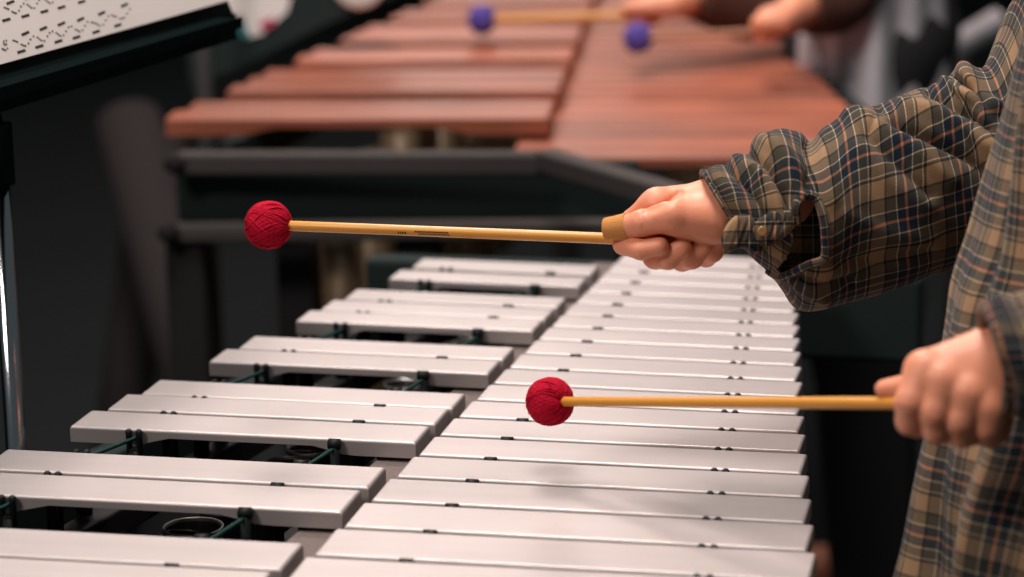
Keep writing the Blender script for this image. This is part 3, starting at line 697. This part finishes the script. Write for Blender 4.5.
# ------------------------------------------------------------------ cloth surfaces
def smoothstep(x): x = np.clip(x, 0, 1); return x * x * (3 - 2 * x)
def cr(xs, ys, x):
    """smooth interpolation"""
    xs = np.array(xs, float); ys = np.array(ys, float); m_ = np.gradient(ys, xs); i = np.clip(np.searchsorted(xs, x) - 1, 0, len(xs) - 2)
    h = xs[i + 1] - xs[i]; t = (x - xs[i]) / h
    return (2 * t ** 3 - 3 * t ** 2 + 1) * ys[i] + (t ** 3 - 2 * t ** 2 + t) * h * m_[i] + (-2 * t ** 3 + 3 * t ** 2) * ys[i + 1] + (t ** 3 - t ** 2) * h * m_[i + 1]
def loft_cloth(name, parent, stations, ns, nt, relief, mat_, hole=None, thick=.0022, uvo=(0, 0), noise=.002, pw=1.0):
    """stations: (top u, top v, bottom u, bottom v, distance, half depth). A hollow cloth tube with folds."""
    S = np.array(stations, float); k = np.arange(len(S)); x = np.linspace(0, len(S) - 1, ns)
    C_ = [cr(k, S[:, j], x) for j in range(6)]
    th = np.linspace(0, 2 * PI, nt, endpoint=False)
    P = np.zeros((ns, nt, 3))
    for i in range(ns):
        T = at(C_[0][i], C_[1][i], C_[4][i]); B = at(C_[2][i], C_[3][i], C_[4][i]); mid = (T + B) / 2; hv = (T - B) / 2
        c_, s_ = np.cos(th), np.sin(th); c_ = np.sign(c_) * np.abs(c_) ** pw; s_ = np.sign(s_) * np.abs(s_) ** pw
        P[i] = mid + c_[:, None] * hv + s_[:, None] * (-FW) * C_[5][i]
    # UV from arc lengths before folding
    du = np.linalg.norm(np.diff(P, axis=0), axis=2).mean(1); uu = np.concatenate([[0], np.cumsum(du)])
    rad = np.linalg.norm(np.diff(P, axis=1), axis=2).mean(0); vv = np.concatenate([[0], np.cumsum(rad)]); vv = np.concatenate([vv, [vv[-1] + rad[-1]]])
    # normals
    gi = np.gradient(P, axis=0); gj = np.roll(P, -1, 1) - np.roll(P, 1, 1); N = np.cross(gj, gi); N /= np.linalg.norm(N, axis=2)[..., None] + 1e-12
    cen = P.mean(1)[:, None, :]; sgn = np.sign(((P - cen) * N).sum(2).mean()); N *= sgn
    d = P - CAM; w = d @ FW; Pu = PX + F * (d @ RT) / w; Pv = PY - F * (d @ UP) / w
    near = smoothstep(((-N @ FW) + .35) / .7)
    D = np.zeros((ns, nt))
    for line, wd, amp in relief: D += amp / 1000 * np.exp(-(seg_d(Pu, Pv, line) / wd) ** 2) * near
    ph = th[None, :]; xx = uu[:, None]
    D += noise * (np.sin(3 * ph + 38 * xx) * .5 + np.sin(5 * ph - 61 * xx + 1.3) * .35 + np.sin(2 * ph + 97 * xx + .7) * .4)
    P = P + N * D[..., None]
    me = bpy.data.meshes.new(name); V = P.reshape(-1, 3); Fc = []; UVs = []
    for i in range(ns - 1):
        for j in range(nt):
            j2 = (j + 1) % nt
            if hole is not None:
                a, b_ = Pu[i, j], Pv[i, j]
                if near[i, j] > .5 and hole(a, b_): continue
            Fc.append((i * nt + j, i * nt + j2, (i + 1) * nt + j2, (i + 1) * nt + j))
            UVs += [(uu[i] + uvo[0], vv[j] + uvo[1]), (uu[i] + uvo[0], vv[j + 1] + uvo[1]), (uu[i + 1] + uvo[0], vv[j + 1] + uvo[1]), (uu[i + 1] + uvo[0], vv[j] + uvo[1])]
    me.from_pydata(V.tolist(), [], Fc); me.update(); me.polygons.foreach_set('use_smooth', [True] * len(me.polygons))
    l = me.uv_layers.new(name='UVMap'); l.data.foreach_set('uv', np.array(UVs, np.float32).ravel())
    o = link(name, me, mat_, parent); mo_ = o.modifiers.new('s', 'SOLIDIFY'); mo_.thickness = thick; mo_.offset = 0
    return o, P, Pu, Pv
def inpoly(poly):
    def f(a, b_):
        c = False
        for (x1, y1), (x2, y2) in zip(poly, poly[1:] + poly[:1]):
            if (y1 > b_) != (y2 > b_) and a < (x2 - x1) * (b_ - y1) / (y2 - y1) + x1: c = not c
        return c
    return f
HOLE = [(797, 203), (804, 196), (813, 199), (820, 212), (823, 232), (823, 256), (808, 263), (796, 270), (783, 274), (776, 268), (786, 256), (793, 236), (795, 218)]
sl_st = [(703, 174, 739, 246, 1.925, .034), (712, 171, 747, 250, 1.925, .040), (738, 160, 758, 262, 1.930, .047), (757, 144, 772, 276, 1.935, .052), (776, 131, 786, 292, 1.94, .055), (797, 134, 800, 308, 1.945, .058),
         (816, 139, 822, 309, 1.95, .060), (842, 115, 846, 302, 1.955, .060), (870, 108, 878, 291, 1.96, .060), (898, 97, 915, 281, 1.965, .062), (926, 89, 950, 270, 1.975, .064), (946, 84, 970, 262, 1.98, .066),
         (962, 67, 985, 256, 1.98, .066), (984, 67, 1005, 246, 1.985, .066), (1000, 38, 1025, 235, 1.985, .066), (1018, -8, 1055, 205, 1.985, .066), (1060, -60, 1110, 120, 1.985, .066)]
sl_rel = [([(757, 140), (776, 148), (790, 168), (799, 196)], 9, 7), ([(738, 163), (758, 170), (772, 190), (780, 212)], 8, 5), ([(716, 176), (736, 196), (752, 220)], 6, 3),
          ([(747, 152), (768, 170), (784, 196), (788, 215)], 4.5, -7), ([(727, 168), (748, 188), (764, 212), (770, 232)], 4, -5),
          ([(808, 142), (812, 165), (806, 188)], 6, -7), ([(826, 132), (824, 160), (832, 200)], 9, 5),
          ([(772, 225), (790, 215), (800, 200)], 5, 5), ([(765, 246), (782, 236), (793, 222)], 4, -4),
          ([(850, 112), (880, 128), (915, 150), (950, 180)], 9, 5), ([(893, 124), (925, 136), (955, 150), (988, 172)], 5, -10), ([(905, 108), (940, 116), (972, 134), (992, 150)], 8, 7),
          ([(928, 92), (958, 108), (990, 128)], 4, -8), ([(946, 86), (972, 96), (996, 108)], 6, 7), ([(958, 80), (975, 92), (984, 104)], 3.5, -7),
          ([(880, 112), (868, 138), (900, 168), (930, 196)], 5, -4), ([(860, 150), (890, 180), (925, 205)], 10, 3), ([(845, 215), (880, 232), (930, 240)], 9, 3), ([(838, 260), (880, 262), (930, 248)], 7, -3),
          ([(786, 276), (806, 290), (826, 300)], 5, 4), ([(800, 276), (824, 284), (850, 280)], 5, -4), ([(964, 70), (968, 80)], 6, 6)]
sleeve, SP_, SU_, SV_ = loft_cloth('sleeve', P1, sl_st, 220, 150, sl_rel, M['plaid'], inpoly(HOLE), noise=.0016, uvo=(.004, .010))
# rim of the sleeve opening, cuff edge, cuff tab and button
def near_pt(u_, v_, off=.0):
    k = np.argmin((SU_ - u_) ** 2 + (SV_ - v_) ** 2 + 1e5 * (((SP_ - CAM) @ FW) > 1.94)); p = SP_.reshape(-1, 3)[k]; w_ = (p - CAM) @ FW
    return at(u_, v_, w_ - off)
def uv_tube(name, parent, pts, rad, mat_, n=10, flat=1.0, closed=False, sc=1.0, uvo=(0, 0)):
    mb = MB(); mb.tube(pts, rad, n, cap=not closed, closed=closed)
    me = bpy.data.meshes.new(name); me.from_pydata(mb.v, [], mb.f); me.update(); me.polygons.foreach_set('use_smooth', [True] * len(me.polygons))
    l = me.uv_layers.new(name='UVMap')
    P = np.array(pts); s_ = np.concatenate([[0], np.cumsum(np.linalg.norm(np.diff(P, axis=0), axis=1))]); uv = []
    for p in me.polygons:
        for vi in p.vertices:
            i, k = divmod(vi, n); i = min(i, len(s_) - 1); uv.append((s_[i] * sc + uvo[0], k / n * .03 + uvo[1]))
    l.data.foreach_set('uv', np.array(uv, np.float32).ravel())
    return link(name, me, mat_, parent)
def spline(pts, n=6, closed=False):
    P = [np.array(p, float) for p in pts]; out = []; m_ = len(P)
    for i in range(m_ if closed else m_ - 1):
        p0, p1, p2, p3 = P[(i - 1) % m_ if closed else max(i - 1, 0)], P[i], P[(i + 1) % m_], P[(i + 2) % m_ if closed else min(i + 2, m_ - 1)]
        for k in range(n):
            t = k / n; out.append(.5 * (2 * p1 + (p2 - p0) * t + (2 * p0 - 5 * p1 + 4 * p2 - p3) * t * t + (3 * p1 - p0 - 3 * p2 + p3) * t ** 3))
    if not closed: out.append(P[-1])
    return out
rim = [near_pt(a, b_, .002) for a, b_ in [(797, 222), (796, 206), (804, 195), (815, 198), (822, 214), (825, 236), (824, 258), (808, 265), (794, 272), (780, 277), (768, 270)]]
uv_tube('placket', P1, spline(rim, 8), .0034, M['plaid2'], 10)
edge = [SP_[0, j] for j in range(0, 150, 3)]
uv_tube('cuff_edge', P1, edge, .0026, M['plaid2'], 8, closed=True, uvo=(.0, .006))
# the puffy tab of the cuff hanging open towards the camera
def tab(name, outline, w0_, wt, mat_, puff=.004, uvo=(0, 0)):
    cu = np.mean([p[0] for p in outline]); cv = np.mean([p[1] for p in outline]); R_ = spline([(a, b_, 0) for a, b_ in outline], 8, True); n = len(R_); K = 10; V = []; uv0 = []
    for side in (1, -1):
        for k in range(K + 1):
            f_ = k / K
            for p in R_:
                a, b_ = cu + (p[0] - cu) * f_, cv + (p[1] - cv) * f_
                w_ = w0_ + (a - cu) / 35 * wt - side * (puff * math.sqrt(max(0, 1 - f_ ** 4)) + .0008 * math.sin(a * .9 + b_ * .3) * (1 - f_))
                V.append(at(a, b_, w_)); uv0.append((a / 1360 + uvo[0], b_ / 1360 + uvo[1]))
    Fc = []
    for s_ in (0, 1):
        o_ = s_ * (K + 1) * n
        for k in range(K):
            for j in range(n):
                q = (o_ + k * n + j, o_ + k * n + (j + 1) % n, o_ + (k + 1) * n + (j + 1) % n, o_ + (k + 1) * n + j); Fc.append(q if s_ else q[::-1])
    me = bpy.data.meshes.new(name); me.from_pydata([tuple(v) for v in V], [], Fc); me.update(); me.polygons.foreach_set('use_smooth', [True] * len(me.polygons))
    l = me.uv_layers.new(name='UVMap'); l.data.foreach_set('uv', np.array([uv0[vi] for p in me.polygons for vi in p.vertices], np.float32).ravel())
    return link(name, me, mat_, P1)
tab('cuff', [(721, 240), (726, 226), (735, 216), (746, 214), (754, 219), (759, 232), (764, 246), (757, 253), (744, 247), (727, 252)], 1.876, .012, M['plaid2'], .0055, (.012, .02))
tab('cuff', [(752, 226), (766, 214), (784, 209), (797, 214), (794, 228), (780, 240), (764, 247), (754, 240)], 1.880, .004, M['plaid2'], .005, (.0, .013))
tab('underlap', [(790, 200), (804, 190), (822, 195), (828, 230), (827, 262), (808, 272), (790, 282), (770, 276), (772, 262), (784, 236)], 1.925, -.012, M['plaid2'], .002, (.006, .003))
mb = MB(); mb.lathe(at(762, 231.5, 1.8725), [(.001, .0), (.0032, .0), (.0037, .0010), (.0028, .0014), (.001, .0010)], 20, -FW); mb.build('button', M['button'], P1, smooth=True)

# shirt body: rings at levels, front edge to the left
def shirt():
    lv = [(-90, 1075), (-40, 1052), (0, 1030), (40, 1019), (73, 1008), (115, 997), (184, 982), (230, 974), (280, 960), (320, 953), (345, 947), (400, 934), (433, 924), (470, 915), (540, 903), (577, 896), (640, 886), (760, 872)]
    vs = np.array([a for a, _ in lv], float); us = np.array([b_ for _, b_ in lv], float)
    nv, nt = 170, 260; P = np.zeros((nv, nt, 3)); V_ = np.linspace(-90, 760, nv); u0 = cr(vs, us, V_)
    for i in range(nv):
        L = at(u0[i], V_[i], 1.80); r1 = .17 + .00006 * max(0, V_[i]); r2 = .195
        z = L[2]
        th = np.linspace(0, 2 * PI, nt, endpoint=False)
        fold = .011 * np.sin(th * 9 + .4 * math.sin(V_[i] / 160) + V_[i] * .0016) * (.35 + .65 * np.clip((V_[i]) / 500, 0, 1)) + .006 * np.sin(th * 17 + 1 + V_[i] / 210) + .004 * np.sin(th * 5 - V_[i] / 60)
        # front band: raised placket strip
        a = (th + PI) % (2 * PI) - PI
        fold += .006 * np.exp(-((a - .16) / .07) ** 2) - .007 * np.exp(-((a - .30) / .04) ** 2) + .005 * np.exp(-((a - .42) / .07) ** 2)
        rr1 = r1 + fold; rr2 = r2 + fold
        xs = L[0] + .010 + r1 - rr1 * np.cos(th); ysv = L[1] - rr2 * np.sin(th)
        P[i, :, 0] = xs; P[i, :, 1] = ysv; P[i, :, 2] = z
    return P, V_
P, V_ = shirt(); nv, nt = P.shape[:2]
me = bpy.data.meshes.new('shirt'); Fc = []; UVs = []
du = np.linalg.norm(np.diff(P, axis=0), axis=2).mean(1); uu = np.concatenate([[0], np.cumsum(du)])
dv = np.linalg.norm(P - np.roll(P, -1, 1), axis=2).mean(0); vv = np.concatenate([[0], np.cumsum(dv)])
for i in range(nv - 1):
    for j in range(nt):
        j2 = (j + 1) % nt; Fc.append((i * nt + j, i * nt + j2, (i + 1) * nt + j2, (i + 1) * nt + j))
        UVs += [(uu[i], vv[j]), (uu[i], vv[j + 1]), (uu[i + 1], vv[j + 1]), (uu[i + 1], vv[j])]
me.from_pydata(P.reshape(-1, 3).tolist(), [], Fc); me.update(); me.polygons.foreach_set('use_smooth', [True] * len(me.polygons))
l = me.uv_layers.new(name='UVMap'); l.data.foreach_set('uv', np.array(UVs, np.float32).ravel())
o = link('shirt', me, M['plaid'], P1); mm = o.modifiers.new('s', 'SOLIDIFY'); mm.thickness = .002
# near sleeve with loose cuff
ls_st = [(986, 308, 1006, 408, 1.585, .032), (1000, 300, 1026, 420, 1.585, .042), (1030, 290, 1060, 428, 1.59, .048), (1080, 262, 1110, 425, 1.60, .055), (1140, 215, 1190, 390, 1.63, .06), (1180, 110, 1290, 270, 1.68, .06), (1230, -10, 1350, 120, 1.72, .06)]
ls_rel = [([(998, 300), (1010, 340), (1026, 400)], 6, 4), ([(1010, 300), (1024, 350), (1040, 400)], 5, -4)]
sl2, P2, U2, V2 = loft_cloth('sleeve', P1, ls_st, 90, 90, ls_rel, M['plaid'], noise=.002, uvo=(.02, 0))
uv_tube('cuff_edge', P1, [P2[0, j] for j in range(0, 90, 3)], .0046, M['plaid2'], 8, closed=True)
def clothtube(name, pts, rad):
    P_ = spline(pts, 8); m_ = len(P_); rr = np.interp(np.linspace(0, 1, m_), np.linspace(0, 1, len(rad)), rad)
    rr = rr * (1 + .03 * np.sin(np.arange(m_) * 1.3)); o_ = uv_tube(name, P1, P_, list(rr), M['plaid'], 40)
    l_ = o_.data.uv_layers['UVMap']; a_ = np.zeros(len(l_.data) * 2, np.float32); l_.data.foreach_get('uv', a_); a_ = a_.reshape(-1, 2); a_[:, 1] *= .36 / .03; l_.data.foreach_set('uv', a_.ravel())
clothtube('sleeve', [at(1120, 345, 1.602), elL + np.array([.012, 0, 0]), (elL + shL) / 2, shL], [.050, .058, .066, .078])
clothtube('shirt_yoke', [shL + np.array([0, -.03, 0]), (shL + shR) / 2 + np.array([.01, 0, .01]), shR + np.array([0, .03, 0])], [.045, .078, .082, .078, .045])
for sy in (-1, 1):
    Gs = Field((tx - .24, ty + sy * .13 - .07, -.005), (tx + .10, ty + sy * .13 + .07, .16), .006)
    sd_ = smin(Gs.cap((tx + .03, ty + sy * .12, .05), (tx - .155, ty + sy * .13, .042), .047, .040), Gs.cap((tx + .02, ty + sy * .12, .14), (tx + .025, ty + sy * .12, .06), .046, .046), .02)
    sd_ = np.maximum(sd_, .002 - Gs.P[..., 2]); V, Q = nets(sd_, Gs.lo, .006); mesh_np('shoe', [(V, Q)], [M['rubber']], P1)
# tape round the thumb
tp = [HR(628, 226.0, 3.5), HR(616, 227.8, 7.0), HR(604.5, 228.6, 10.0)]
mb = MB(); mb.tube(spline(tp, 4), [.0100, .0098, .0096, .0094, .0091, .0088, .0085, .0082, .0077], 28); o = mb.build('finger_tape', M['tape'], P1, smooth=False, bevel=.0006)

# ------------------------------------------------------------------ second player at the marimba
Q_ = 3.95; T2 = at(870, 60, Q_); qx, qy = T2[0], T2[1]
G = Field((qx - .75, qy - .42, -.02), (qx + .25, qy + .42, 1.82), .014)
b2 = G.ell((qx, qy, 1.22), (.085, .16, .26)); b2 = smin(b2, G.ell((qx, qy, .98), (.085, .15, .18)), .05); b2 = smin(b2, G.cap((qx, qy + .17, 1.38), (qx, qy - .17, 1.38), .055, .055), .05)
b2 = smin(b2, G.cap((qx, qy, 1.4), (qx - .02, qy, 1.52), .055, .05), .03); hx2 = qx - .03
hd = G.ell((hx2, qy, 1.64), (.095, .075, .115)); hd = smin(hd, G.ell((hx2 - .05, qy, 1.575), (.045, .05, .05)), .04); hd = smin(hd, G.cap((hx2 - .095, qy, 1.65), (hx2 - .115, qy, 1.61), .010, .014), .02)
b2 = smin(b2, hd, .03)
farH = at(665, 2, 3.80); nearH = at(782, 20, 3.62)
elf = at(790, -14, 3.92); eln = at(850, -28, 3.72)
for s_, e_, w_ in (((qx, qy + .17, 1.36), elf, farH), ((qx, qy - .17, 1.36), eln, nearH)):
    b2 = smin(b2, smin(G.cap(s_, e_, .048, .038), G.cap(e_, w_, .038, .026), .02), .02)
for sy in (-1, 1):
    leg = smin(G.cap((qx, qy + sy * .09, .90), (qx, qy + sy * .1, .48), .085, .055), G.cap((qx, qy + sy * .1, .48), (qx + .02, qy + sy * .1, .08), .055, .038), .03)
    b2 = smin(b2, smin(leg, G.cap((qx + .03, qy + sy * .1, .045), (qx - .15, qy + sy * .11, .035), .038, .03), .02), .05)
V, Q = nets(b2, G.lo, .014); V = smooth_V(V, Q, 2)
def far_hand(c, sc):
    H = lambda a, b_, d_: at(c[0] + a * sc, c[1] + b_, c[2] + d_ / 1000)
    palm = [(0, 0, 0, 17), (38, -3, 8, 19), (4, 0, 22, 15), (40, -2, 22, 18)]
    fs = [[(0, 3 + i * 1, 4 + i * 12, 12), (-18 + i * 5, 4, 8 + i * 12, 10), (-20 + i * 5, 14, 6 + i * 12, 9), (-8 + i * 5, 17, 0 + i * 12, 9)] for i in range(4)]
    th = [(24, 4, -10, 14), (0, 5, -14, 11), (-22, 5, -8, 9)]
    return build_hand(H, palm, fs, th, vox=.0035)
hA = far_hand((648, 3, 3.78), 1); hB = far_hand((768, 19, 3.60), .55)
P2o = mesh_np('person', [(V, Q), hA, hB], [M['skin']])
tag(P2o, 'person in brown sleeves and pale grey clothes playing the rosewood marimba', 'person')
def sleeve2(a, b_, c, r): 
    mb = MB(); pts = spline([a, b_, c], 8); mb.tube(pts, [r[0] + (r[1] - r[0]) * i / (len(pts) - 1) for i in range(len(pts))], 20); mb.build('sleeve', M['browncloth'], P2o, smooth=True)
sleeve2(at(695, -8, 3.82), elf, (qx, qy + .17, 1.37), (.042, .07)); sleeve2(at(800, 4, 3.66), eln, (qx, qy - .17, 1.37), (.042, .07))
ns, nt = 60, 120; mb = MB(); V = []
for i in range(ns):
    z = 1.40 - (1.40 - .62) * i / (ns - 1); t = i / (ns - 1)
    for j in range(nt):
        a = 2 * PI * j / nt; f_ = .014 * math.sin(7 * a + 2 * t) * t + .006 * math.sin(13 * a)
        V.append((qx - (.105 + .02 * t + f_) * math.cos(a), qy + (.20 + .02 * t + f_) * math.sin(a), z))
mb.add(V, [(i * nt + j, i * nt + (j + 1) % nt, (i + 1) * nt + (j + 1) % nt, (i + 1) * nt + j) for i in range(ns - 1) for j in range(nt)])
mb.build('shirt', M['greycloth'], P2o, smooth=True)
G3 = Field((qx - .2, qy - .3, .08), (qx + .2, qy + .3, 1.0), .016); tr = G3.ell((qx, qy, .93), (.135, .175, .13))
for sy in (-1, 1): tr = smin(tr, smin(G3.cap((qx, qy + sy * .09, .90), (qx, qy + sy * .1, .48), .100, .075), G3.cap((qx, qy + sy * .1, .48), (qx + .02, qy + sy * .1, .10), .075, .062), .03), .05)
V, Q = nets(tr, G3.lo, .016); mesh_np('trousers', [(V, Q)], [M['trousers']], P2o)
G2 = Field((hx2 - .12, qy - .11, 1.5), (hx2 + .14, qy + .11, 1.8), .01)
hr = G2.ell((hx2 + .012, qy, 1.665), (.102, .088, .118)); hr = np.maximum(hr, -(G2.P[..., 0] - (hx2 - .062)) * np.where(G2.P[..., 2] > 1.70, .2, 1)); hr = np.maximum(hr, 1.58 - G2.P[..., 2])
V, Q = nets(hr, G2.lo, .01); mesh_np('hair', [(smooth_V(V, Q, 2), Q)], [M['hair']], P2o)
mallet(at(482, 20, 3.86), at(668, 14, 3.78), .021, .006, .006, 'violet mallet over the marimba, the one with its pale shaft seen level', M['yarn2'])
mallet(at(638, 38, 3.72), at(790, 30, 3.60), .021, .0045, .0045, 'violet mallet over the marimba beneath the far hand', M['yarn2'], 'birch')

# ------------------------------------------------------------------ stands in the dark to the left and right
xs = empty('keyboard_stand', (at(150, 300, 4.6)[0], at(150, 300, 4.6)[1], 0), 'dim grey folding stand with slanting legs left of the marimba', 'stand')
for (a, b_, c, d, w0_, w1_, r) in ((128, 120, 200, 400, 4.6, 4.3, .045), (160, 135, 135, 330, 4.7, 4.6, .035)):
    m = MB(); p, q = at(a, b_, w0_), at(c, d, w1_); q2 = q + (q - p) * max(0, (q[2] - .03) / (p[2] - q[2])); m.tube([p, q2], r * 1.3, 14); m.build('leg', M['dimgrey'], xs, smooth=True)
bs = empty('cymbal_stand', (at(960, 50, 4.4)[0], at(960, 50, 4.4)[1], 0), 'dim grey stand with a slanting boom behind the plaid shoulder', 'stand')
m = MB(); m.tube([at(835, 118, 4.3), at(900, 80, 4.35), at(1000, 20, 4.4)], .022, 12); m.build('boom', M['greycloth'], bs, smooth=True)
p = at(960, 44, 4.38); m = MB(); m.tube([(p[0], p[1], .02), tuple(p)], .015, 12); m.build('post', M['greyrail'], bs, smooth=True)
for k in range(3):
    a = k * 2 * PI / 3; m = MB(); m.tube([(p[0], p[1], .3), (p[0] + .3 * math.cos(a), p[1] + .3 * math.sin(a), .012)], .012, 10); m.build('leg', M['black'], bs, smooth=True)

# ------------------------------------------------------------------ lights
def area(name, loc, target, size, power, col, shape='RECTANGLE', sy=None):
    import mathutils
    l = bpy.data.lights.new(name, 'AREA'); l.energy = power; l.color = col; l.size = size; l.shape = shape; l.size_y = sy or size
    o = bpy.data.objects.new(name, l); COL.objects.link(o); o.location = loc
    o.rotation_euler = (mathutils.Vector(target) - mathutils.Vector(loc)).to_track_quat('-Z', 'Y').to_euler(); return o
area('stage_lamp', (.0, .4, 4.1), (.1, .5,   .9), 1.0, 94, (1, .93, .89))
area('stage_lamp', (-1.4, -1.5, 3.4), (.3, .5, 1.0), .7, 50, (1, .90, .85))
area('stage_lamp', (-2.0, 8.6, 3.1), (-.4, 2.0, .9), 1.4, 24, (1, .86, .80))
area('stage_lamp', (-.9, 3.0, 4.2), (-.2, 1.9, .9), 1.0, 116, (1, .87, .81))
wd = bpy.data.worlds.new('World'); SC.world = wd; wd.use_nodes = True; bg = wd.node_tree.nodes['Background']
bg.inputs[0].default_value = (.80, .95, 1, 1); bg.inputs[1].default_value = .085

# ------------------------------------------------------------------ camera
import mathutils
cd = bpy.data.cameras.new('camera'); cam = bpy.data.objects.new('camera', cd); COL.objects.link(cam); SC.camera = cam
cd.sensor_width = 36; cd.sensor_fit = 'HORIZONTAL'; cd.lens = F / 1024 * 36; cd.shift_x = -12.362 / 1024; cd.shift_y = 2.057 / 1024
mtx = mathutils.Matrix(((RT[0], UP[0], -FW[0], CAM[0]), (RT[1], UP[1], -FW[1], CAM[1]), (RT[2], UP[2], -FW[2], CAM[2]), (0, 0, 0, 1)))
cam.matrix_world = mtx; cd.clip_start = .05
cd.dof.use_dof = True; cd.dof.focus_distance = 1.97; cd.dof.aperture_fstop = cd.lens / 1000 / .0222
SC.view_settings.view_transform = 'Standard'; SC.view_settings.look = 'None'; SC.view_settings.gamma = 1; SC.view_settings.use_curve_mapping = False
SC.view_settings.exposure = 0
